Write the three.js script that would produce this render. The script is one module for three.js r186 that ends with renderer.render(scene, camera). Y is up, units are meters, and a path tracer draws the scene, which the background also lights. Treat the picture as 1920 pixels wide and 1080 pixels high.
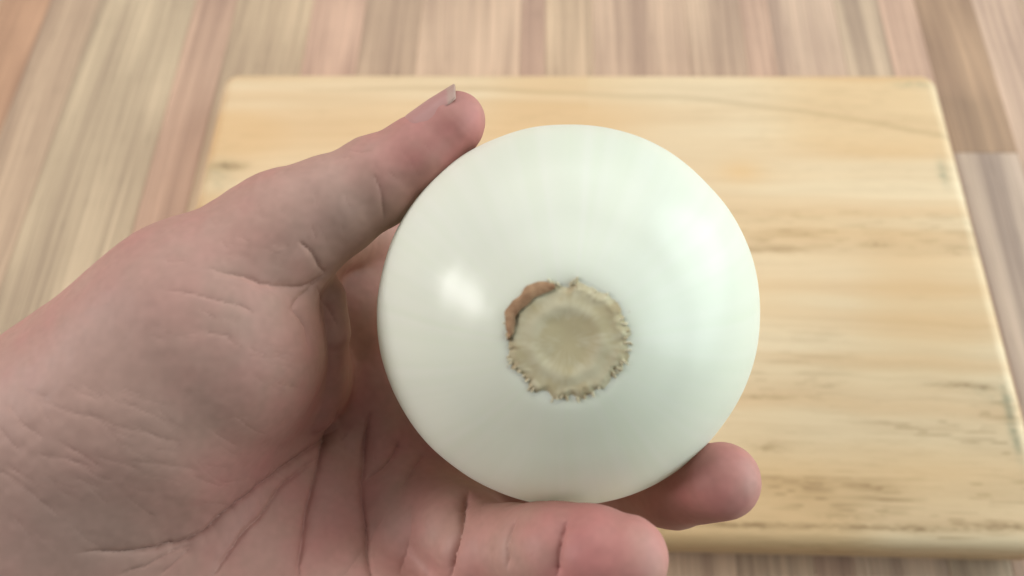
import * as THREE from 'three';
import { RectAreaLightUniformsLib } from 'three/addons/lights/RectAreaLightUniformsLib.js';
import { RoundedBoxGeometry } from 'three/addons/geometries/RoundedBoxGeometry.js';
import { mergeGeometries } from 'three/addons/utils/BufferGeometryUtils.js';

// ------------------------------------------------------------------ camera, light, exposure
const F = 1507, H = 0.30, BOARD_T = 0.022;            // focal length in photo pixels, eye above the board, board thickness
const scene = new THREE.Scene();
scene.background = new THREE.Color(0.075, 0.074, 0.072);  // the dim room all round
const camera = new THREE.PerspectiveCamera(2 * Math.atan(540 / F) * 180 / Math.PI, 16 / 9, 0.01, 20);
const VX = new THREE.Vector3(0.99919908, -0.02916329, -0.02739884);   // the lens's own axes in the room
const VY = new THREE.Vector3(-0.01158005, 0.44467298, -0.89561813);
const VZ = new THREE.Vector3(0.03830269, 0.8952181, 0.44397912);
const EYE = new THREE.Vector3(0, H + BOARD_T, 0);
camera.matrix.makeBasis(VX, VY, VZ);
camera.quaternion.setFromRotationMatrix(camera.matrix);
camera.position.copy(EYE);
camera.focus = 0.187;
camera.userData.fStop = 9;
const renderer = new THREE.WebGLRenderer({ antialias: true });
renderer.toneMapping = THREE.LinearToneMapping;
renderer.toneMappingExposure = 0.94;
renderer.shadowMap.enabled = true;
RectAreaLightUniformsLib.init();

function windowLight(name, label, category, pos, target, w, h, color, intensity) {
  const t = new THREE.Group(); t.name = name; t.position.set(...pos);
  t.lookAt(new THREE.Vector3(...target)); scene.add(t);
  t.userData = { label, category };
  const glow = new THREE.Mesh(new THREE.BoxGeometry(w, h, 0.01),
    new THREE.MeshStandardMaterial({ color: 0xffffff, emissive: new THREE.Color(...color), emissiveIntensity: 0.6, roughness: 0.6 }));
  glow.name = 'window_pane'; glow.position.z = -0.02; t.add(glow);
  const L = new THREE.RectAreaLight(new THREE.Color(...color), intensity, w, h);
  L.name = 'window_glow'; L.position.copy(t.position);
  L.lookAt(new THREE.Vector3(...target));
  scene.add(L);
}
windowLight('side_window', 'tall window lighting the scene from the left', 'window', [-1.3, 0.80, -0.02], [0, 0.12, -0.12], 0.5, 0.42, [1.0, 0.98, 0.96], 21);
windowLight('bright_window', 'wide window lighting the scene from the right', 'window', [1.4, 0.58, -0.24], [0, 0.12, -0.12], 1.9, 1.15, [0.85, 1.0, 0.98], 4.2);
windowLight('ceiling_panel', 'large soft ceiling panel above the table', 'ceiling light', [0.0, 1.6, -1.4], [0, 0, -0.25], 2.6, 1.8, [1.0, 0.985, 0.96], 1.35);

// ------------------------------------------------------------------ helpers
function rng(seed) { let s = seed >>> 0; return () => { s = (s + 0x6D2B79F5) | 0; let t = Math.imul(s ^ (s >>> 15), 1 | s); t = (t + Math.imul(t ^ (t >>> 7), 61 | t)) ^ t; return ((t ^ (t >>> 14)) >>> 0) / 4294967296; }; }
function hash(i, j, k) { let h = Math.imul(i, 374761393) + Math.imul(j, 668265263) + Math.imul(k, 2147483647 ^ 0x5bd1e995) | 0; h = Math.imul(h ^ (h >>> 13), 1274126177); h ^= h >>> 16; return (h >>> 0) / 4294967296; }
function noise(x, y, z = 0) {     // smooth value noise, -1..1
  const i = Math.floor(x), j = Math.floor(y), k = Math.floor(z); let u = x - i, v = y - j, w = z - k;
  u = u * u * (3 - 2 * u); v = v * v * (3 - 2 * v); w = w * w * (3 - 2 * w);
  const l = (a, b, t) => a + (b - a) * t;
  return 2 * l(l(l(hash(i, j, k), hash(i + 1, j, k), u), l(hash(i, j + 1, k), hash(i + 1, j + 1, k), u), v),
    l(l(hash(i, j, k + 1), hash(i + 1, j, k + 1), u), l(hash(i, j + 1, k + 1), hash(i + 1, j + 1, k + 1), u), v), w) - 1;
}
const fbm = (x, y, z, n = 4) => { let s = 0, a = 0.5; for (let o = 0; o < n; o++) { s += a * noise(x, y, z + o * 7.3); x *= 2.03; y *= 2.03; z *= 2.03; a *= 0.5; } return s; };
const clamp = (x, a = 0, b = 1) => Math.min(b, Math.max(a, x));
const sstep = (a, b, x) => { const t = clamp((x - a) / (b - a)); return t * t * (3 - 2 * t); };
const lin = (c) => c.map((x) => { x /= 255; return x <= 0.04045 ? x / 12.92 : Math.pow((x + 0.055) / 1.055, 2.4); });
const mix3 = (a, b, t) => [a[0] + (b[0] - a[0]) * t, a[1] + (b[1] - a[1]) * t, a[2] + (b[2] - a[2]) * t];
const gauss = (x, w) => Math.exp(-(x * x) / (w * w));
// photo pixel and depth (mm) -> millimetres on the lens's axes; those -> the room
const P = (px, py, d) => [(px - 960) / F * d, -(py - 540) / F * d, -d];
const toRoom = (p) => new THREE.Vector3().copy(EYE).addScaledVector(VX, p[0] / 1000).addScaledVector(VY, p[1] / 1000).addScaledVector(VZ, p[2] / 1000);
const dirRoom = (p) => new THREE.Vector3().addScaledVector(VX, p[0]).addScaledVector(VY, p[1]).addScaledVector(VZ, p[2]).normalize();
// photo pixel -> place (x, z) on a level plane
function onPlane(px, py, y) {
  const d = dirRoom([(px - 960) / F, -(py - 540) / F, -1]), t = (y - EYE.y) / d.y;
  return [EYE.x + d.x * t, EYE.z + d.z * t];
}
function tag(o, label, category, group) { o.userData.label = label; o.userData.category = category; if (group) o.userData.group = group; return o; }
function part(name, geometry, material, parent) { const m = new THREE.Mesh(geometry, material); m.name = name; m.castShadow = m.receiveShadow = true; parent.add(m); return m; }
function texture(w, h, fn, srgb = true) {
  const d = new Uint8Array(w * h * 4);
  for (let y = 0; y < h; y++) for (let x = 0; x < w; x++) { const c = fn(x, y), o = (y * w + x) * 4; d[o] = clamp(c[0], 0, 255); d[o + 1] = clamp(c[1], 0, 255); d[o + 2] = clamp(c[2], 0, 255); d[o + 3] = 255; }
  const t = new THREE.DataTexture(d, w, h); t.magFilter = THREE.LinearFilter; t.minFilter = THREE.LinearMipmapLinearFilter; t.generateMipmaps = true;
  t.wrapS = t.wrapT = THREE.RepeatWrapping; if (srgb) t.colorSpace = THREE.SRGBColorSpace; t.needsUpdate = true; return t;
}

// ------------------------------------------------------------------ the table of wooden staves
const table = new THREE.Group(); table.name = 'table'; scene.add(table);
tag(table, 'wooden table top of pale and brown staves under the chopping board', 'table');
{
  // grain: u across the stave (0.128 m per repeat), v along it (0.512 m per repeat); a multiplier round mid grey
  const W = 1024, Hh = 1024;
  const per = (v, n) => ((v % n) + n) % n;
  const pn = (x, y, nx, ny, z) => {   // noise that repeats
    const i = Math.floor(x), j = Math.floor(y); let u = x - i, v = y - j; u = u * u * (3 - 2 * u); v = v * v * (3 - 2 * v);
    const g = (a, b) => hash(per(a, nx), per(b, ny), z);
    return 2 * ((g(i, j) * (1 - u) + g(i + 1, j) * u) * (1 - v) + (g(i, j + 1) * (1 - u) + g(i + 1, j + 1) * u) * v) - 1;
  };
  const grain = texture(W, Hh, (x, y) => {
    const u = x / W, v = y / Hh, warp = 0.018 * pn(u * 6, v * 4, 6, 4, 3) + 0.007 * pn(u * 14, v * 9, 14, 9, 5);
    const s = u + warp;
    const a = pn(s * 26, v * 3, 26, 3, 11), b = pn(s * 70, v * 5, 70, 5, 12), c = pn(s * 190, v * 9, 190, 9, 13), f = pn(u * 420, v * 26, 420, 26, 14), bl = pn(u * 9, v * 12, 9, 12, 15);
    const pore = Math.pow(Math.max(0, pn(u * 300, v * 40, 300, 40, 17)), 3);
    const t = 0.34 * a + 0.28 * b + 0.26 * c + 0.16 * f + 0.34 * bl, k = 1 + 0.21 * t - 0.10 * pore;
    return [205 * k, 205 * (k - 0.012 * t * (t < 0 ? -1 : 0) + 0.012 * t), 205 * (k + 0.01 * t)];
  });
  const bump = texture(512, 512, (x, y) => { const c = 128 + 60 * pn(x / 512 * 150, y / 512 * 9, 150, 9, 31) + 40 * pn(x / 512 * 256, y / 512 * 20, 256, 20, 32); return [c, c, c]; }, false);
  const mat = new THREE.MeshPhysicalMaterial({ map: grain, bumpMap: bump, bumpScale: 0.00012, roughness: 0.52, specularIntensity: 0.7, vertexColors: true });
  mat.name = 'stave_wood';
  const k0 = 205 / 255;   // the grain's own mean
  const pale = [196, 169, 144], grey = [189, 161, 136], tan = [184, 151, 126], brown = [164, 126, 101], rose = [187, 153, 131], sand = [190, 162, 137];
  const xOf = (px) => -0.1936 + (px - 375) * 0.000293;
  const R = rng(4);
  // photo-left edges of the rows at the top of the picture, and the tone of the stave seen there
  const rows = [[-1800], [-1680], [-1575], [-1460], [-1340], [-1230], [-1110], [-1000], [-890], [-760], [-640], [-520], [-410], [-300], [-190], [-85, tan], [0, brown], [95, rose], [190, pale], [375, tan], [455, grey], [600, rose], [700, tan], [805, pale], [990, rose], [1035, sand], [1120, pale], [1290, grey], [1390, rose], [1440, pale], [1560, grey], [1640, rose], [1705, brown], [1807, pale], [1890, rose], [1990], [2100], [2190], [2300], [2410], [2500], [2620], [2730], [2840], [2960], [3070], [3180], [3300], [3420]];
  const any = [pale, grey, tan, brown, rose, sand];
  const z0 = -0.95, z1 = 0.42, gap = 0.00004, th = 0.03;
  const geoms = new Map();
  for (let r = 0; r + 1 < rows.length; r++) {
    const xa = xOf(rows[r][0]), xb = xOf(rows[r + 1][0]), main = rows[r][1] ?? any[Math.floor(R() * 6)];
    let joints = [z0, -0.62 + R() * 0.22, 0.02 + R() * 0.14, z1];
    if (rows[r][0] === 1705) joints = [z0, -0.56, -0.235, 0.16, z1];
    for (let j = 0; j + 1 < joints.length; j++) {
      const a = joints[j], b = joints[j + 1], L = b - a - 2 * gap, Wd = xb - xa - 2 * gap;
      let tone = j === 1 ? main : any[Math.floor(R() * 6)];
      if (rows[r][0] === 1705 && j === 2) tone = [188, 165, 144];
      const g = new RoundedBoxGeometry(Wd, th, L, 2, 0.0003);
      const pos = g.attributes.position, uv = new Float32Array(pos.count * 2), col = new Float32Array(pos.count * 3);
      const ou = R(), ov = R(), fl = R() < 0.5 ? -1 : 1, c = lin(mix3(tone, [186, 158, 134], 0.25)).map((q) => q / Math.pow(k0, 2.2) * (0.96 + 0.08 * R()));
      for (let i = 0; i < pos.count; i++) {
        const x = pos.getX(i), y = pos.getY(i), z = pos.getZ(i);
        uv[i * 2] = fl * (x + (Math.abs(x) > Wd / 2 - 0.0004 ? (th / 2 - y) : 0)) / 0.128 + ou; uv[i * 2 + 1] = z / 0.512 + ov;
        col.set(c, i * 3);
      }
      g.setAttribute('uv', new THREE.BufferAttribute(uv, 2)); g.setAttribute('color', new THREE.BufferAttribute(col, 3));
      const m = part('stave', g, mat, table);
      m.position.set((xa + xb) / 2, -th / 2, (a + b) / 2);
    }
  }
}

// ------------------------------------------------------------------ the chopping board
const BX0 = -0.522 * H, BX1 = 0.6145 * H, BZ0 = -0.884 * H, BZ1 = -0.156 * H;
{
  const w = BX1 - BX0, l = BZ1 - BZ0, cr = 0.0015, er = 0.0062;
  const s = new THREE.Shape();
  const hx = w / 2 - er, hz = l / 2 - er;
  s.moveTo(-hx + cr, -hz); s.lineTo(hx - cr, -hz); s.absarc(hx - cr, -hz + cr, cr, -Math.PI / 2, 0); s.lineTo(hx, hz - cr); s.absarc(hx - cr, hz - cr, cr, 0, Math.PI / 2);
  s.lineTo(-hx + cr, hz); s.absarc(-hx + cr, hz - cr, cr, Math.PI / 2, Math.PI); s.lineTo(-hx, -hz + cr); s.absarc(-hx + cr, -hz + cr, cr, Math.PI, Math.PI * 1.5);
  const g = new THREE.ExtrudeGeometry(s, { depth: BOARD_T - 2 * er, bevelEnabled: true, bevelThickness: er, bevelSize: er, bevelSegments: 8, curveSegments: 10 });
  g.translate(0, 0, er); g.rotateX(-Math.PI / 2);
  const pos = g.attributes.position, nor = g.attributes.normal, uv = new Float32Array(pos.count * 2);
  for (let i = 0; i < pos.count; i++) {
    const x = pos.getX(i), y = pos.getY(i), z = pos.getZ(i), below = Math.max(0, BOARD_T - y);
    const side = Math.abs(x) > w / 2 - 0.002;
    uv[i * 2] = (x + (side ? Math.sign(x) * below * 0.6 : 0) + w / 2) / w * 0.94 + 0.03;
    uv[i * 2 + 1] = (z + (!side ? Math.sign(z) * below * (Math.abs(z) > l / 2 - 0.008 ? 0.6 : 0) : 0) + l / 2) / l * 0.94 + 0.03;
  }
  g.setAttribute('uv', new THREE.BufferAttribute(uv, 2));
  const mark = (px, py) => onPlane(px, py, BOARD_T);
  const [arcX0, arcZ0] = mark(850, 168), [arcX1, arcZ1] = mark(1720, 245);
  const bandA = mark(1440, 395)[1], bandB = mark(1440, 478)[1];
  const specks = [[430, 312, 0.0075, 0.0022, 0.55], [1440, 745, 0.010, 0.0012, 0.22], [1790, 722, 0.009, 0.0012, 0.42], [1845, 728, 0.005, 0.001, 0.38], [1445, 840, 0.007, 0.002, 0.25], [1640, 915, 0.010, 0.0016, 0.28], [1500, 905, 0.010, 0.002, 0.22], [1400, 985, 0.022, 0.0012, 0.40], [1660, 990, 0.025, 0.0012, 0.42], [1880, 988, 0.012, 0.0014, 0.42], [1590, 970, 0.01, 0.0014, 0.2], [1640, 460, 0.006, 0.0012, 0.3], [1470, 468, 0.012, 0.0016, 0.22]].map(([x, y, a, b, k]) => [...mark(x, y), a, b, k]);
  const greys = [[1768, 325, 0.0022, 0.006, 0.45], [1715, 160, 0.009, 0.0022, 0.3], [1900, 810, 0.0018, 0.010, 0.5], [1888, 750, 0.002, 0.006, 0.35], [1855, 740, 0.007, 0.004, 0.15], [410, 330, 0.008, 0.010, 0.22]].map(([x, y, a, b, k]) => [...mark(x, y), a, b, k]);
  const blotch = [[1390, 322, 0.010, 0.006, 0.5], [1500, 430, 0.05, 0.010, 0.35], [1650, 890, 0.06, 0.012, 0.35], [1300, 560, 0.04, 0.01, 0.3], [650, 250, 0.06, 0.016, 0.25]].map(([x, y, a, b, k]) => [...mark(x, y), a, b, k]);
  const W = 2048, Hh = 1344;
  const tex = texture(W, Hh, (ix, iy) => {
    const x = ((ix + 0.5) / W - 0.03) / 0.94 * w + BX0, z = ((iy + 0.5) / Hh - 0.03) / 0.94 * l + BZ0;
    const t = x * 1000, q = z * 1000;
    let wz = q + 2.2 * noise(t * 0.012, q * 0.03, 2) + 0.8 * noise(t * 0.04, q * 0.09, 4);
    const g1 = noise(t * 0.006, wz * 0.16, 1), g2 = noise(t * 0.012, wz * 0.5, 8), g3 = noise(t * 0.03, wz * 1.4, 9), g4 = noise(t * 0.10, wz * 3.4, 10), bl = fbm(t * 0.02, q * 0.045, 20, 3);
    let c = mix3([215, 184, 145], [221, 197, 162], clamp(0.5 + 0.8 * g1 + (x > 0.02 ? 0.2 : -0.2)));
    const v = 0.015 * g2 + 0.010 * g3 + 0.008 * g4 + 0.025 * bl;
    c = c.map((e, k) => e * (1 + v * (1 + 0.35 * k)));
    // short brown pores, thick in the near third and in the band half way
    const near = sstep(-0.135, -0.075, z), inBand = sstep(bandA - 0.003, bandA + 0.004, z) * (1 - sstep(bandB - 0.0012, bandB + 0.0006, z));
    const row = Math.floor(q / 1.3), row2 = Math.floor(q / 2.4 + 0.5);
    const dash = sstep(0.25, 0.7, noise(t * 0.16 + 31.7 * hash(row, 3, 1), row * 1.37 + 0.5, 41)) * gauss(q / 1.3 - row - 0.5, 0.42);
    const dash2 = sstep(0.2, 0.75, noise(t * 0.075 + 17.3 * hash(row2, 5, 2), row2 * 1.71 + 0.5, 47)) * gauss(q / 2.4 + 0.5 - row2 - 0.5, 0.40);
    const wide = sstep(0.0, 0.6, noise(t * 0.028, q * 0.13, 43)), fine = noise(t * 0.35, q * 1.9, 51);
    let d = near * (0.13 * dash * (0.35 + wide) + 0.10 * dash2 * (0.4 + wide) + 0.06 * wide) + inBand * (0.05 + 0.10 * wide + 0.12 * dash + 0.10 * dash2) + 0.05 * (dash + dash2) * wide + 0.012 * fine;
    c = mix3(c, [214, 173, 122], clamp(0.42 * sstep(-0.1, 0.6, noise(t * 0.013 + 5, q * 0.035, 61))));
    // the ring line that arches across the far end
    const ax = clamp((x - arcX0) / (arcX1 - arcX0), -0.6, 1.3), az = arcZ0 + (arcZ1 - arcZ0) * Math.max(0, ax) ** 2.1 + 0.0012 * noise(t * 0.03, 3, 3) + (ax < 0 ? ax * ax * 0.02 : 0);
    d += 0.12 * gauss(z - az, 0.0016) * sstep(-0.5, 0.1, ax) + 0.035 * gauss(z - az + 0.006, 0.0035) * sstep(-0.3, 0.3, ax) ;
    for (const [cx, cz, a, b, k] of specks) { const e = ((x - cx) / a) ** 2 + ((z - cz) / b) ** 2; if (e < 6) d += k * Math.exp(-e) * (0.75 + 0.5 * noise(t * 0.5, q * 1.5, 5)); }
    c = mix3(c, [128, 100, 66], clamp(d * 1.5));
    for (const [cx, cz, a, b, k] of blotch) { const e = ((x - cx) / a) ** 2 + ((z - cz) / b) ** 2; if (e < 6) c = mix3(c, [218, 172, 116], k * Math.exp(-e) * (0.8 + 0.3 * bl)); }
    for (const [cx, cz, a, b, k] of greys) { const e = ((x - cx) / a) ** 2 + ((z - cz) / b) ** 2; if (e < 6) c = mix3(c, [120, 122, 100], k * Math.exp(-e) * (0.8 + 0.5 * noise(t * 0.4, q * 0.8, 6))); }
    return c;
  });
  const bump = texture(1024, 512, (x, y) => { const c = 128 + 70 * noise(x * 0.05, y * 0.7, 3) + 40 * noise(x * 0.2, y * 0.9, 5); return [c, c, c]; }, false);
  const mat = new THREE.MeshPhysicalMaterial({ map: tex, bumpMap: bump, bumpScale: 0.00008, roughness: 0.48, specularIntensity: 0.7 });
  mat.name = 'board_wood';
  const board = part('chopping_board', g, mat, scene);
  board.position.set((BX0 + BX1) / 2, 0.0004, (BZ0 + BZ1) / 2);
  tag(board, 'pale yellow wooden chopping board with rounded edges lying on the table', 'chopping board');
}

// ------------------------------------------------------------------ the onion
const OC = [12.5, -6.7, -187.5];   // its middle, millimetres on the lens's axes
{
  const onion = new THREE.Group(); onion.name = 'onion'; onion.position.copy(toRoom(OC)); scene.add(onion);
  tag(onion, 'peeled white onion held in the hand, cut root end facing up', 'onion');
  const axis = dirRoom([-2.2, -3.4, 36]);                       // towards the root
  const turn = new THREE.Quaternion().setFromUnitVectors(new THREE.Vector3(0, 0, 1), axis);
  onion.quaternion.copy(turn); onion.scale.setScalar(1.038);
  // the picture's right and up as seen in the onion's own axes, to set marks on the root the right way round
  const inv = turn.clone().invert(), right = VX.clone().applyQuaternion(inv), up = VY.clone().applyQuaternion(inv);
  const spin = Math.atan2(right.y, right.x);                    // angle of the picture's right
  const prof = new THREE.SplineCurve([[0, 33.8], [6, 33.8], [10.2, 33.9], [11.8, 33.85], [13.4, 33.45], [15.2, 32.7], [17.6, 31.5], [21, 29.5], [26, 26.4], [31.5, 21.8], [36.5, 15.8], [40.6, 8.3], [42.6, 0], [42, -8.5], [38.8, -17], [33, -24.8], [25, -30.8], [16.5, -35], [9.5, -38.2], [6, -42], [4.2, -46.5], [2.6, -48.6], [0.01, -49]].map((p) => new THREE.Vector2(...p)));
  const NU = 360, NV = 240, pts = prof.getSpacedPoints(NV);
  const pos = [], col = [], idx = [];
  const base = [0.90, 0.925, 0.82];
  for (let j = 0; j <= NV; j++) for (let i = 0; i <= NU; i++) {
    const a = i / NU * Math.PI * 2, r = pts[j].x, z = pts[j].y;
    const ca = Math.cos(a), sa = Math.sin(a), body = sstep(10, 26, r);
    const k = 1 + body * (0.012 * noise(ca * 1.6 + 9, sa * 1.6, 1) + 0.0026 * noise(ca * 5, sa * 5, z * 0.02 + 4)) + 0.004 * noise(ca * 3 + r * 0.1, sa * 3, 8) * sstep(9, 14, r);
    const lump = 0.25 * noise(ca * r * 0.09, sa * r * 0.09, 12) * sstep(9, 16, r) * sstep(0, 12, z);
    pos.push(r * k * ca / 1000, r * k * sa / 1000, (z + lump) / 1000);
    // fine veins run from root to neck
    const an = a + 0.05 * noise(z * 0.05, ca * 2, 3);
    const vein = noise(Math.cos(an) * 22, Math.sin(an) * 22, z * 0.012 + 2), vein2 = noise(Math.cos(an) * 60, Math.sin(an) * 60, z * 0.02 + 5), m = fbm(ca * r * 0.05, sa * r * 0.05, z * 0.05 + 3, 3);
    const v = 1 + (0.011 * vein + 0.006 * vein2) * sstep(13, 30, r) + 0.02 * m;
    col.push(base[0] * (v + 0.012 * vein), base[1] * v, base[2] * (v + 0.02 * vein - 0.03 * m));
  }
  for (let j = 0; j < NV; j++) for (let i = 0; i < NU; i++) { const a = j * (NU + 1) + i, b = a + NU + 1; idx.push(a, b, a + 1, b, b + 1, a + 1); }
  const g = new THREE.BufferGeometry();
  g.setAttribute('position', new THREE.Float32BufferAttribute(pos, 3)); g.setAttribute('color', new THREE.Float32BufferAttribute(col, 3)); g.setIndex(idx); g.computeVertexNormals();
  const flesh = new THREE.MeshPhysicalMaterial({ vertexColors: true, roughness: 0.95, specularIntensity: 0.5, clearcoat: 0.75, clearcoatRoughness: 0.27, transmission: 0.28, thickness: 0 });
  flesh.name = 'onion_flesh';
  part('bulb', g, flesh, onion);

  // the cut root: a bumpy tan plate with a torn, stubbly rim
  const dry = new THREE.MeshStandardMaterial({ vertexColors: true, roughness: 0.85 }); dry.name = 'dry_root';
  const rp = [], rc = [], ri = [], NR = 40, NA = 180, RAD = 11.6;
  for (let j = 0; j <= NR; j++) for (let i = 0; i <= NA; i++) {
    const a = i / NA * Math.PI * 2, t = j / NR, rim = RAD * (1 + 0.06 * noise(Math.cos(a) * 6, Math.sin(a) * 6, 1) + 0.03 * noise(Math.cos(a) * 17, Math.sin(a) * 17, 2));
    const r = t * rim, x = r * Math.cos(a), y = r * Math.sin(a);
    let z = 34.5 + 0.3 * fbm(x * 0.3, y * 0.3, 4, 2) - 0.35 * gauss(r, 3.2) + 0.28 * gauss(r - 6.4, 1.4) - 0.8 * sstep(0.80, 1, t);
    z += 0.22 * Math.max(0, noise(x * 1.6, y * 1.6, 9)) * sstep(0.72, 0.86, t) * (1 - sstep(0.93, 1, t));
    rp.push(x / 1000, y / 1000, z / 1000);
    const m = fbm(x * 0.35, y * 0.35, 7, 3) + 0.35 * noise(Math.cos(a) * 14, Math.sin(a) * 14, r * 0.9), edge = sstep(0.62, 0.92, t), st = noise(Math.cos(a) * 13, Math.sin(a) * 13, r * 0.2);
    let c = mix3(lin([206, 196, 166]), lin([190, 176, 140]), clamp(0.5 + 1.1 * m + 0.35 * gauss(r - 2.5, 2) - 0.4 * gauss(r - 6.4, 1.3)));
    c = mix3(c, lin([176, 156, 122]), edge * sstep(0.0, 0.5, st) * 0.75);
    rc.push(...c);
  }
  for (let j = 0; j < NR; j++) for (let i = 0; i < NA; i++) { const a = j * (NA + 1) + i, b = a + NA + 1; ri.push(a, b, a + 1, b, b + 1, a + 1); }
  const rg = new THREE.BufferGeometry(); rg.setAttribute('position', new THREE.Float32BufferAttribute(rp, 3)); rg.setAttribute('color', new THREE.Float32BufferAttribute(rc, 3)); rg.setIndex(ri); rg.computeVertexNormals();
  const plate = part('root_plate', rg, dry, onion); plate.userData.label = 'tan cut root plate with stubbly rim';
  // stubs of cut roots round the rim
  const R = rng(12), stubs = [];
  for (let n = 0; n < 85; n++) {   // cut ends of roots, lying outward over the rim
    const a = R() * Math.PI * 2, r = RAD * (0.84 + 0.14 * R()), len = 0.6 + 1.1 * R() * R(), c = new THREE.CylinderGeometry(0.10 + 0.1 * R(), 0.26 + 0.12 * R(), len, 6, 1);
    c.translate(0, len / 2, 0); c.rotateX(0.10 + 0.3 * R()); c.rotateZ((R() - 0.5) * 0.9); c.rotateZ(a - Math.PI / 2); c.translate(r * Math.cos(a), r * Math.sin(a), 33.95 - 0.9 * sstep(0.9, 1, r / RAD) + 0.2 * R());
    c.scale(0.001, 0.001, 0.001); c.deleteAttribute('uv');
    const tone = mix3(lin([210, 200, 172]), lin([184, 166, 132]), R()), cc = new Float32Array(c.attributes.position.count * 3);
    for (let i = 0; i < cc.length; i += 3) cc.set(tone, i);
    c.setAttribute('color', new THREE.BufferAttribute(cc, 3)); stubs.push(c);
  }
  const stub = part('root_stubs', mergeGeometries(stubs), dry, onion); stub.userData.kind = 'stuff';
  // the scrap of brown dry skin left on the upper left of the rim
  const sp = [], sc = [], si = [], SA = 60, SW = 12;
  for (let i = 0; i <= SA; i++) for (let j = 0; j <= SW; j++) {
    const u = i / SA, v = j / SW, a = spin + (102 + 78 * u) * Math.PI / 180;
    const width = 3.0 * Math.pow(Math.sin(Math.PI * clamp(0.04 + 0.94 * u)), 0.6) * (1 - 0.45 * u) + 0.5 * noise(u * 7, v * 2, 3), r = 10.0 + (v - 0.10) * width + (0.6 * (u > 0.9 ? (u - 0.9) * 18 : 0)) + 0.5 * noise(u * 9, 2, 5);
    const z = 34.75 + 0.25 * Math.sin(Math.PI * v) * (0.8 + 0.3 * noise(u * 5, v * 2, 6)) - 0.85 * v * v + 0.08 * noise(u * 22, v * 5, 8);
    sp.push(r * Math.cos(a) / 1000, r * Math.sin(a) / 1000, z / 1000);
    const m = 0.6 * noise(u * 7, v * 2, 9) + 0.4 * noise(u * 30, v * 3, 19); sc.push(...mix3(lin([172, 138, 106]), lin([134, 100, 72]), clamp(0.5 + 0.7 * m)));
  }
  for (let i = 0; i < SA; i++) for (let j = 0; j < SW; j++) { const a = i * (SW + 1) + j, b = a + SW + 1; si.push(a, a + 1, b, b, a + 1, b + 1); }
  const sg = new THREE.BufferGeometry(); sg.setAttribute('position', new THREE.Float32BufferAttribute(sp, 3)); sg.setAttribute('color', new THREE.Float32BufferAttribute(sc, 3)); sg.setIndex(si); sg.computeVertexNormals();
  const dm = dry.clone(); dm.side = THREE.DoubleSide; dm.name = 'brown_skin';
  const scrap = part('skin_scrap', sg, dm, onion); scrap.userData.label = 'scrap of brown dry skin on the rim of the root';
}

// ------------------------------------------------------------------ the hand: one smooth surface from joined tapered bones
const prims = [];
const bone = (a, b, ra, rb, k = 8) => prims.push({ a, b, ra, rb, k });
const chain = (pts, k = 6, kk = 2.5) => { for (let i = 0; i + 1 < pts.length; i++) bone(P(pts[i][0], pts[i][1], pts[i][2]), P(pts[i + 1][0], pts[i + 1][1], pts[i + 1][2]), pts[i][3], pts[i + 1][3], i ? kk : k); };
// forearm and wrist
bone(P(-900, 1730, 168), P(90, 852, 190), 30, 21, 8);
bone(P(-820, 1820, 168), P(140, 970, 192), 30, 20, 14);
// heel of the hand, metacarpals
bone(P(90, 852, 190), P(330, 780, 196), 21, 20, 12);
bone(P(140, 960, 192), P(380, 1080, 196), 20, 18, 16);
bone(P(330, 780, 202), P(640, 600, 224), 17, 10.5, 12);
bone(P(330, 820, 204), P(720, 760, 228), 17, 11, 12);
bone(P(330, 900, 204), P(740, 960, 212), 17, 12, 12);
bone(P(360, 1040, 198), P(700, 1130, 196), 18, 13, 12);
// thenar mound
bone(P(165, 765, 187), P(390, 620, 185), 23, 20.5, 14);
bone(P(320, 740, 189), P(432, 672, 187.5), 22, 17, 22);
bone(P(345, 575, 184), P(535, 430, 186), 18, 12, 12);
// thumb
chain([[522, 440, 186, 12.8], [620, 388, 187, 11.4], [703, 343, 188, 10.3], [781, 296, 188, 8.9], [848, 234, 187, 7.4]], 8);
bone(P(848, 234, 187), P(857, 224, 187), 7.2, 6.5, 0.5);
// web between the thumb and the index finger
bone(P(560, 560, 202), P(590, 700, 208), 7, 9, 5);
chain([[592, 508, 194, 3.8], [610, 560, 194, 5], [614, 625, 196, 5.4], [600, 695, 200, 5.8], [580, 770, 204, 6.2]], 2.5, 0.4);
bone(P(600, 480, 206), P(725, 425, 236), 6.5, 7.5, 6);
bone(P(860, 905, 222), P(1010, 965, 203), 8, 7, 6);
bone(P(566, 552, 198), P(592, 730, 204), 6.5, 7.5, 6);
bone(P(590, 540, 212), P(640, 600, 222), 6, 9, 6);
// the floor of the palm behind the onion
bone(P(640, 600, 226), P(720, 760, 230), 12, 12, 8);
bone(P(700, 540, 240), P(790, 800, 240), 10, 12, 8);
bone(P(720, 760, 228), P(740, 960, 214), 13, 12, 8);
bone(P(800, 850, 226), P(850, 960, 206), 11, 9.5, 8);
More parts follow.
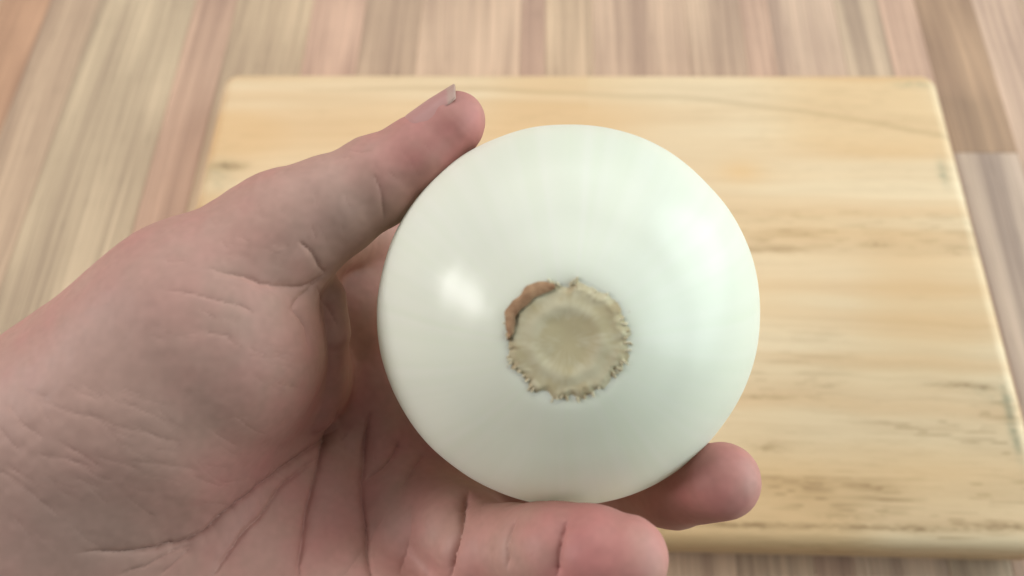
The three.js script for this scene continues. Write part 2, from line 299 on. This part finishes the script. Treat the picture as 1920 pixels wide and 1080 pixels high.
// fingers
chain([[640, 600, 224, 10.5], [745, 480, 236, 9.8], [860, 412, 240, 9], [1010, 415, 240, 8.4], [1130, 450, 234, 7.4]]);
chain([[720, 760, 228, 11], [870, 868, 226, 10], [1020, 905, 222, 9.6], [1180, 916, 208, 9], [1262, 916, 195, 9.0], [1352, 901, 180, 8.7]]);
chain([[740, 960, 212, 12], [862, 1000, 196, 11], [912, 1035, 186, 10.3]], 6);
chain([[905, 1035, 187, 9.8], [960, 1030, 182, 9.6], [1010, 1030, 174, 9.4], [1048, 1028, 169, 8.9], [1110, 1035, 166, 9.1], [1174, 1046, 163, 8.5]], 3);
chain([[700, 1130, 196, 13], [860, 1200, 184, 10.4], [960, 1225, 174, 9], [1050, 1225, 166, 8.3], [1120, 1220, 160, 7.4]]);
for (const p of prims) { p.d = [p.b[0] - p.a[0], p.b[1] - p.a[1], p.b[2] - p.a[2]]; p.l2 = p.d[0] ** 2 + p.d[1] ** 2 + p.d[2] ** 2; }

function boneDist(p, x, y, z) {
  const ax = x - p.a[0], ay = y - p.a[1], az = z - p.a[2], d = p.d;
  let t = (ax * d[0] + ay * d[1] + az * d[2]) / p.l2; t = t < 0 ? 0 : t > 1 ? 1 : t;
  const dx = ax - d[0] * t, dy = ay - d[1] * t, dz = az - d[2] * t;
  return Math.sqrt(dx * dx + dy * dy + dz * dz) - (p.ra + (p.rb - p.ra) * t * t * (3 - 2 * t));
}
function flesh(list, x, y, z) {
  let s = 1e3;
  for (let i = 0; i < list.length; i++) {
    const p = list[i], d = boneDist(p, x, y, z), k = p.k, h = k - Math.abs(s - d);
    s = Math.min(s, d) - (h > 0 ? h * h / (4 * k) : 0);
  }
  return s;
}
// creases: lines on the skin, found by looking for the surface along the line of sight of the photograph, then cut as grooves in space
const creases = [];
function onSkin(px, py) {
  const D = Math.hypot((px - 960) / F, (py - 540) / F, 1);
  let t = 120; for (let n = 0; n < 80; n++) { const q = P(px, py, t), d = flesh(prims, ...q); if (d < 0.01) break; t += Math.max(0.01, d * 0.8 / D); if (t > 300) return null; }
  return P(px, py, t);
}
function crease(pts, depth, width, puff = 0.25) {
  const c = new THREE.SplineCurve(pts.map((p) => new THREE.Vector2(...p))), n = Math.max(4, Math.ceil(c.getLength() / 14)), s = c.getPoints(n).map((v) => onSkin(v.x + 5 * noise(v.x * 0.022, v.y * 0.022, 3) + 2 * noise(v.x * 0.08, v.y * 0.08, 5), v.y + 5 * noise(v.x * 0.022, v.y * 0.022, 13) + 2 * noise(v.x * 0.08, v.y * 0.08, 15)));
  for (let i = 0; i < n; i++) {
    const a = s[i], b = s[i + 1]; if (!a || !b) continue;
    const d = [b[0] - a[0], b[1] - a[1], b[2] - a[2]], l2 = d[0] ** 2 + d[1] ** 2 + d[2] ** 2; if (l2 > 400 || l2 < 1e-6) continue;
    const m = [(a[0] + b[0]) / 2, (a[1] + b[1]) / 2, (a[2] + b[2]) / 2], nn = [0, 1, 2].map((k) => { const p = [...m], q = [...m]; p[k] += 0.8; q[k] -= 0.8; return flesh(prims, ...p) - flesh(prims, ...q); }), nl = Math.hypot(...nn) || 1;
    creases.push({ a, d, l2, nx: nn[0] / nl, ny: nn[1] / nl, nz: nn[2] / nl, depth, width, puff, i, n, id: creases.last = (i ? creases.last : (creases.last ?? 0) + 1) });
  }
}
// palm lines
crease([[640, 800], [590, 838], [505, 897], [430, 960], [370, 1000], [320, 1024], [250, 1032], [150, 1036]], 1.35, 0.94);
crease([[600, 855], [540, 902], [490, 965], [425, 1040], [390, 1090]], 0.90, 0.79);
crease([[632, 765], [616, 825], [601, 862], [587, 926], [569, 1020], [556, 1100]], 1.54, 0.94);
crease([[690, 770], [683, 849], [678, 920], [686, 985], [695, 1100]], 1.72, 1.04);
crease([[678, 908], [726, 860], [752, 828]], 1.00, 0.94);
crease([[755, 917], [773, 878], [794, 849]], 0.90, 1.04);
crease([[640, 1090], [690, 1010], [720, 960]], 0.23, 0.52);
crease([[300, 1085], [360, 1030]], 0.37, 0.52);
crease([[220, 1080], [300, 1050], [360, 1022]], 0.37, 0.52);
crease([[750, 1080], [765, 1000], [770, 930]], 0.32, 0.94);
// folds at the finger joints
crease([[884, 915], [862, 973], [847, 1026], [838, 1090]], 2.2, 1.2);
crease([[965, 965], [948, 1013], [950, 1075]], 1.0, 0.9);
crease([[1062, 965], [1050, 1000], [1043, 1046], [1048, 1090]], 1.5, 1.1);
// thumb and thenar
crease([[700, 320], [712, 348], [718, 378], [722, 412]], 0.50, 0.90);
crease([[560, 448], [578, 470], [598, 500], [612, 520]], 0.56, 0.90);
crease([[312, 486], [350, 494]], 0.19, 0.54);
crease([[385, 500], [440, 515], [490, 530], [530, 536], [575, 540], [612, 515]], 0.74, 0.99);
crease([[300, 546], [400, 562], [445, 575], [482, 590]], 0.25, 0.50);
crease([[385, 624], [410, 632], [440, 630]], 0.19, 0.54);
crease([[600, 530], [575, 552], [552, 578], [572, 612], [580, 660]], 0.62, 0.90);
crease([[590, 540], [610, 575], [632, 610]], 0.37, 0.81);
crease([[655, 277], [680, 283], [700, 282]], 0.22, 0.45);
crease([[640, 290], [662, 291]], 0.15, 0.45);
// wrist
crease([[8, 756], [43, 799], [81, 825]], 0.19, 0.79);
crease([[115, 837], [150, 852], [192, 876]], 0.17, 0.68);
crease([[64, 752], [162, 782], [272, 812], [349, 829]], 0.15, 0.73);
crease([[-10, 800], [18, 830], [40, 846]], 0.19, 0.90);
crease([[-10, 880], [25, 897], [85, 944], [112, 967]], 0.15, 0.79);
crease([[140, 893], [192, 918]], 0.13, 0.79);
crease([[239, 861], [281, 867], [375, 884]], 0.11, 0.79);
crease([[40, 720], [70, 760], [90, 800]], 0.11, 0.90);
crease([[70, 850], [95, 862]], 0.09, 0.56);
crease([[20, 960], [60, 1010]], 0.13, 0.79);
// finer lines, running with the main ones
{
  const R = rng(77);
  const fine = (cx, cy, wx, wy, ang, spread, n, len) => { for (let i = 0; i < n; i++) { const x = cx + (R() * 2 - 1) * wx, y = cy + (R() * 2 - 1) * wy, t = (ang + (R() * 2 - 1) * spread) * Math.PI / 180, l = len * (0.5 + R()), dx = Math.cos(t) * l / 2, dy = Math.sin(t) * l / 2, b = (R() - 0.5) * l * 0.25; crease([[x - dx, y - dy], [x - dy * 0.1 + b, y + dx * 0.1 + b], [x + dx, y + dy]], 0.035 + 0.065 * R(), 0.42 + 0.2 * R()); } };
  fine(180, 850, 150, 120, 25, 14, 26, 75); fine(100, 960, 90, 90, 38, 14, 10, 60);
  fine(400, 620, 150, 120, 12, 25, 22, 50); fine(420, 860, 130, 90, 15, 25, 16, 60);
  fine(560, 990, 110, 80, 118, 18, 16, 70); fine(740, 1000, 70, 80, 100, 18, 12, 55);
  fine(520, 400, 140, 60, 60, 18, 14, 40); fine(760, 290, 60, 40, 55, 15, 6, 30); fine(450, 480, 90, 30, 8, 14, 8, 50);
  fine(660, 850, 50, 90, 100, 22, 10, 60); fine(905, 1020, 30, 50, 95, 10, 6, 60); fine(1000, 1020, 30, 50, 95, 10, 6, 50);
}
// the fold beside the thumb nail

function groove(list, x, y, z) {
  let s = 0;
  let last = -1, best = 0, puff = 0;
  for (let n = 0; n < list.length; n++) {
    const c = list[n];
    if (c.id !== last) { s += best + puff; best = 0; puff = 0; last = c.id; }
    const ax = x - c.a[0], ay = y - c.a[1], az = z - c.a[2];
    let t = (ax * c.d[0] + ay * c.d[1] + az * c.d[2]) / c.l2; t = t < 0 ? 0 : t > 1 ? 1 : t;
    const dx = ax - c.d[0] * t, dy = ay - c.d[1] * t, dz = az - c.d[2] * t, hgt = dx * c.nx + dy * c.ny + dz * c.nz;
    if (hgt > 4 || hgt < -5) continue;
    const q = Math.sqrt(Math.max(0, dx * dx + dy * dy + dz * dz - hgt * hgt));   // distance along the skin
    if (q > 7 * c.width) continue;
    const u = (c.i + t) / c.n, fade = Math.min(1, Math.min(u, 1 - u) * 5 + 0.12);
    const g = c.depth * fade * (0.78 * Math.exp(-q / (0.66 * c.width)) + 0.34 * Math.exp(-((q / (3.2 * c.width)) ** 2)));
    if (g > best) best = g;
  }
  s += best + puff;
  return s;
}
// the seat of the thumbnail: flesh stays below the plate
const seat = { a: P(781, 296, 188), b: P(848, 234, 187), up: [-0.58, 0.78, 0.26] };
{ const A = new THREE.Vector3(...seat.a), ax = new THREE.Vector3(...seat.b).sub(A); seat.len = ax.length(); ax.normalize(); const up = new THREE.Vector3(...seat.up); up.addScaledVector(ax, -up.dot(ax)).normalize(); seat.ax = ax; seat.n = up; seat.sd = new THREE.Vector3().crossVectors(ax, up); }
function nailSeat(s, x, y, z) {
  const dx = x - seat.a[0], dy = y - seat.a[1], dz = z - seat.a[2], u = dx * seat.ax.x + dy * seat.ax.y + dz * seat.ax.z;
  if (u < 1 || u > 24) return s;
  const h = dx * seat.n.x + dy * seat.n.y + dz * seat.n.z, w = dx * seat.sd.x + dy * seat.sd.y + dz * seat.sd.z, rad = Math.hypot(h, w), ang = Math.abs(Math.atan2(w, h)), t = u / seat.len;
  if (ang > 1.2) return s;
  const lim = (t < 1 ? 8.9 - 1.5 * t : 7.4 - 0.2 * (u - seat.len)) + 0.1, m = sstep(3.5, 7, u) * (1 - sstep(0.84, 1.02, ang));
  return s + m * Math.max(0, rad - lim - s);
}
function skin(list, cl, x, y, z) {
  let s = flesh(list, x, y, z);
  if (s < 3 && s > -4) s = nailSeat(s, x, y, z);
  if (s > 4 || s < -8) return s;
  s += 0.22 * noise(x * 0.11, y * 0.11, z * 0.11) + 0.06 * noise(x * 0.5, y * 0.5, z * 0.5);
  if (cl.length) s += groove(cl, x, y, z);
  return s;
}
const hand = new THREE.Group(); hand.name = 'person'; scene.add(hand);
tag(hand, 'left hand, palm up, holding the peeled onion between thumb and curled fingers', 'hand');
const HO = P(480, 780, 195);   // the group's base: the middle of the palm
hand.position.copy(toRoom(HO));
const inHand = (p) => dirScaled([p[0] - HO[0], p[1] - HO[1], p[2] - HO[2]]);
function dirScaled(p) { return [(VX.x * p[0] + VY.x * p[1] + VZ.x * p[2]) / 1000, (VX.y * p[0] + VY.y * p[1] + VZ.y * p[2]) / 1000, (VX.z * p[0] + VY.z * p[1] + VZ.z * p[2]) / 1000]; }
function buildSkin(cell) {
  const B = 8, bs = B * cell, rad = bs * 0.87;
  const lo = [1e9, 1e9, 1e9], hi = [-1e9, -1e9, -1e9];
  for (const p of prims) for (const [e, r] of [[p.a, p.ra], [p.b, p.rb]]) for (let c = 0; c < 3; c++) { lo[c] = Math.min(lo[c], e[c] - r - 4); hi[c] = Math.max(hi[c], e[c] + r + 4); }
  lo[0] = Math.max(lo[0], -235);   // the forearm ends well outside the picture
  const nb = [0, 1, 2].map((c) => Math.ceil((hi[c] - lo[c]) / bs)), M = nb.map((n) => n * B + 2);
  const key = (i, j, k) => (i * M[1] + j) * M[2] + k;
  const vert = new Map(), pos = [], lists = [], vb = [], cells = [];
  const S = B + 1, val = new Float32Array(S * S * S);
  for (let bi = 0; bi < nb[0]; bi++) for (let bj = 0; bj < nb[1]; bj++) for (let bk = 0; bk < nb[2]; bk++) {
    const cx = lo[0] + (bi + 0.5) * bs, cy = lo[1] + (bj + 0.5) * bs, cz = lo[2] + (bk + 0.5) * bs;
    const f = flesh(prims, cx, cy, cz);
    if (Math.abs(f) > rad * 1.15 + 3.5) continue;
    const dist = prims.map((p) => boneDist(p, cx, cy, cz)), dm = Math.min(...dist), list = prims.filter((p, n) => dist[n] < dm + 2 * rad + 34);
    const cl = creases.filter((c) => Math.hypot(c.a[0] + c.d[0] / 2 - cx, c.a[1] + c.d[1] / 2 - cy, c.a[2] + c.d[2] / 2 - cz) < rad + 7 * c.width + Math.sqrt(c.l2) / 2 + 5);
    let neg = false, posi = false;
    for (let i = 0, o = 0; i < S; i++) for (let j = 0; j < S; j++) for (let k = 0; k < S; k++, o++) {
      let v = skin(list, cl, lo[0] + (bi * B + i) * cell, lo[1] + (bj * B + j) * cell, lo[2] + (bk * B + k) * cell);
      if (bi === 0 && i === 0) v = Math.max(v, 0.01);
      val[o] = v; if (v < 0) neg = true; else posi = true;
    }
    if (!neg || !posi) continue;
    lists.push([list, cl]);
    for (let i = 0; i < B; i++) for (let j = 0; j < B; j++) for (let k = 0; k < B; k++) {
      let mask = 0, sx = 0, sy = 0, sz = 0, n = 0;
      const at = (a, b, c) => val[((i + a) * S + j + b) * S + k + c];
      for (let c = 0; c < 8; c++) if (at(c & 1, (c >> 1) & 1, c >> 2) < 0) mask |= 1 << c;
      if (mask === 0 || mask === 255) continue;
      for (let c = 0; c < 8; c++) for (let ax = 0; ax < 3; ax++) {
        if (c & (1 << ax)) continue; const e = c | (1 << ax);
        if (((mask >> c) & 1) === ((mask >> e) & 1)) continue;
        const v0 = at(c & 1, (c >> 1) & 1, c >> 2), v1 = at(e & 1, (e >> 1) & 1, e >> 2), t = v0 / (v0 - v1);
        sx += (c & 1) + (ax === 0 ? t : 0); sy += ((c >> 1) & 1) + (ax === 1 ? t : 0); sz += (c >> 2) + (ax === 2 ? t : 0); n++;
      }
      const gi = bi * B + i, gj = bj * B + j, gk = bk * B + k;
      vert.set(key(gi, gj, gk), pos.length / 3); cells.push(gi, gj, gk, mask); vb.push(lists.length - 1);
      pos.push(lo[0] + (gi + sx / n) * cell, lo[1] + (gj + sy / n) * cell, lo[2] + (gk + sz / n) * cell);
    }
  }
  const idx = [], N = pos.length / 3;
  for (let v = 0; v < N; v++) {
    const i = cells[v * 4], j = cells[v * 4 + 1], k = cells[v * 4 + 2], m = cells[v * 4 + 3], s0 = m & 1;
    const quad = (bit, a, b, c) => { if (s0 === ((m >> bit) & 1) || a === undefined || b === undefined || c === undefined) return; if (s0) idx.push(v, a, b, v, b, c); else idx.push(v, b, a, v, c, b); };
    quad(1, vert.get(key(i, j - 1, k)), vert.get(key(i, j - 1, k - 1)), vert.get(key(i, j, k - 1)));
    quad(2, vert.get(key(i, j, k - 1)), vert.get(key(i - 1, j, k - 1)), vert.get(key(i - 1, j, k)));
    quad(4, vert.get(key(i - 1, j, k)), vert.get(key(i - 1, j - 1, k)), vert.get(key(i, j - 1, k)));
  }
  const P3 = new Float32Array(N * 3), N3 = new Float32Array(N * 3), C3 = new Float32Array(N * 3), e = 0.25;
  for (let v = 0; v < N; v++) {
    const [list, cl] = lists[vb[v]]; let x = pos[v * 3], y = pos[v * 3 + 1], z = pos[v * 3 + 2], nx, ny, nz;
    for (let it = 0; it < 2; it++) {
      nx = skin(list, cl, x + e, y, z) - skin(list, cl, x - e, y, z); ny = skin(list, cl, x, y + e, z) - skin(list, cl, x, y - e, z); nz = skin(list, cl, x, y, z + e) - skin(list, cl, x, y, z - e);
      const l = Math.hypot(nx, ny, nz) || 1, gl = l / (2 * e); nx /= l; ny /= l; nz /= l;
      if (cells[v * 4] === 0 || it) break;
      const s = clamp(skin(list, cl, x, y, z) / Math.max(0.5, gl), -0.4 * cell, 0.4 * cell); x -= nx * s; y -= ny * s; z -= nz * s;
    }
    P3.set(inHand([x, y, z]), v * 3); N3.set(dirScaled([nx * 1000, ny * 1000, nz * 1000]), v * 3);
    C3.set(skinColor(x, y, z), v * 3);
  }
  const g = new THREE.BufferGeometry();
  g.setAttribute('position', new THREE.BufferAttribute(P3, 3)); g.setAttribute('normal', new THREE.BufferAttribute(N3, 3)); g.setAttribute('color', new THREE.BufferAttribute(C3, 3)); g.setIndex(idx);
  console.log('skin', N, idx.length / 3);
  return g;
}
// where blood shows: finger pads, the ball of the thumb, the middle of the palm
const flush = [[P(855, 240, 187), 16, 0.9], [P(1352, 895, 178), 18, 0.9], [P(1150, 1045, 163), 20, 0.75], [P(770, 830, 215), 26, 0.4], [P(470, 860, 178), 24, 0.3], [P(760, 1060, 190), 16, 0.3], [P(480, 500, 170), 18, 0.25], [P(520, 1040, 185), 22, 0.2]];
const dull = [[P(300, 640, 162), 26, 0.5], [P(640, 400, 178), 13, 0.6], [P(60, 960, 170), 24, 0.5], [P(180, 980, 170), 22, 0.4]];
function skinColor(x, y, z) {
  let c = [0.45, 0.258, 0.21];
  const m = fbm(x * 0.07, y * 0.07, z * 0.07, 3), m2 = noise(x * 0.28, y * 0.28, z * 0.28 + 40), m3 = noise(x * 0.9, y * 0.9, z * 0.9 + 80);
  let f = 0.10 + 0.6 * m + 0.18 * m2; for (const [p, r, k] of flush) { const d2 = (x - p[0]) ** 2 + (y - p[1]) ** 2 + (z - p[2]) ** 2; f += k * Math.exp(-d2 / (r * r)); }
  let g = 0.25 * Math.max(0, -m); for (const [p, r, k] of dull) { const d2 = (x - p[0]) ** 2 + (y - p[1]) ** 2 + (z - p[2]) ** 2; g += k * Math.exp(-d2 / (r * r)); }
  c = mix3(c, [0.455, 0.185, 0.17], clamp(f)); c = mix3(c, [0.42, 0.272, 0.232], clamp(g));
  const v = 1 + 0.04 * m2 + 0.05 * m3; return [c[0] * v, c[1] * v, c[2] * v];
}
const skinMat = new THREE.MeshPhysicalMaterial({ vertexColors: true, roughness: 0.56, specularIntensity: 0.6 }); skinMat.name = 'skin';
part('skin', buildSkin(0.5), skinMat, hand);

// nails: curved plates seated on the backs of the finger ends
const nailMat = new THREE.MeshPhysicalMaterial({ vertexColors: true, roughness: 0.42, specularIntensity: 0.7 }); nailMat.name = 'nail';
function nail(a, b, ra, rb, dorsal, s0, s1, half, name) {
  const A = new THREE.Vector3(...a), Bv = new THREE.Vector3(...b), ax = Bv.clone().sub(A), len = ax.length(); ax.normalize();
  const up = new THREE.Vector3(...dorsal); up.addScaledVector(ax, -up.dot(ax)).normalize(); const sd = new THREE.Vector3().crossVectors(ax, up);
  const NU = 28, NV = 24, pos = [], col = [], idx = [], th = 0.45;
  for (let side = 0; side < 2; side++) for (let i = 0; i <= NU; i++) for (let j = 0; j <= NV; j++) {
    const u = i / NU, v = j / NV * 2 - 1, end = s1 - 2.0 * v * v, start = s0 + 1.5 * v * v, s = start + (end - start) * u, t = s / len;
    const rr = (t < 1 ? ra + (rb - ra) * t : rb - 0.20 * (t - 1) * len) + 0.5 - side * th - 0.5 * sstep(0.6, 1, Math.abs(v)) * (1 - 0.7 * sstep(0.7, 0.85, u)) - 0.9 * (1 - sstep(0, 0.26, u)), ang = v * half * (0.92 + 0.08 * Math.sin(u * 3.1));
    const p = A.clone().addScaledVector(ax, s).addScaledVector(up, rr * Math.cos(ang)).addScaledVector(sd, rr * Math.sin(ang));
    pos.push(...inHand([p.x, p.y, p.z]));
    const free = sstep(0.86, 0.91, u + 0.05 * v * v), moon = 1 - sstep(0.10, 0.2, u + 0.1 * v * v);
    col.push(...mix3(mix3([0.46, 0.245, 0.225], [0.46, 0.28, 0.25], moon), [0.45, 0.30, 0.255], free));
  }
  const M = (NU + 1) * (NV + 1), q = (w, x, y, z) => idx.push(w, x, y, w, y, z), at = (s, i, j) => s * M + i * (NV + 1) + j;
  for (let i = 0; i < NU; i++) for (let j = 0; j < NV; j++) { q(at(0, i, j), at(0, i + 1, j), at(0, i + 1, j + 1), at(0, i, j + 1)); q(at(1, i, j), at(1, i, j + 1), at(1, i + 1, j + 1), at(1, i + 1, j)); }
  for (let j = 0; j < NV; j++) { q(at(0, NU, j), at(1, NU, j), at(1, NU, j + 1), at(0, NU, j + 1)); q(at(0, 0, j), at(0, 0, j + 1), at(1, 0, j + 1), at(1, 0, j)); }
  for (let i = 0; i < NU; i++) { q(at(0, i, NV), at(0, i + 1, NV), at(1, i + 1, NV), at(1, i, NV)); q(at(0, i, 0), at(1, i, 0), at(1, i + 1, 0), at(0, i + 1, 0)); }
  const g = new THREE.BufferGeometry(); g.setAttribute('position', new THREE.Float32BufferAttribute(pos, 3)); g.setAttribute('color', new THREE.Float32BufferAttribute(col, 3)); g.setIndex(idx); g.computeVertexNormals();
  return part(name, g, nailMat, hand);
}
nail(P(781, 296, 188), P(848, 234, 187), 8.9, 7.4, [-0.58, 0.78, 0.26], 1.2, 17.9, 0.98, 'thumbnail');
nail(P(1270, 912, 194), P(1346, 895, 180), 9.2, 8.8, [0.45, -0.35, -0.85], 3.5, 17.5, 0.85, 'fingernail');
nail(P(1110, 1035, 166), P(1170, 1045, 163), 9.3, 8.9, [0.15, -0.35, -0.93], 0.5, 14, 0.8, 'fingernail');
nail(P(1010, 420, 240), P(1130, 450, 234), 8.4, 7.4, [0.1, 0.3, -0.95], 9, 24, 0.8, 'fingernail');
nail(P(1050, 1225, 166), P(1120, 1220, 160), 8.3, 7.4, [0.2, -0.35, -0.92], 2.5, 14.5, 0.8, 'fingernail');

renderer.render(scene, camera);
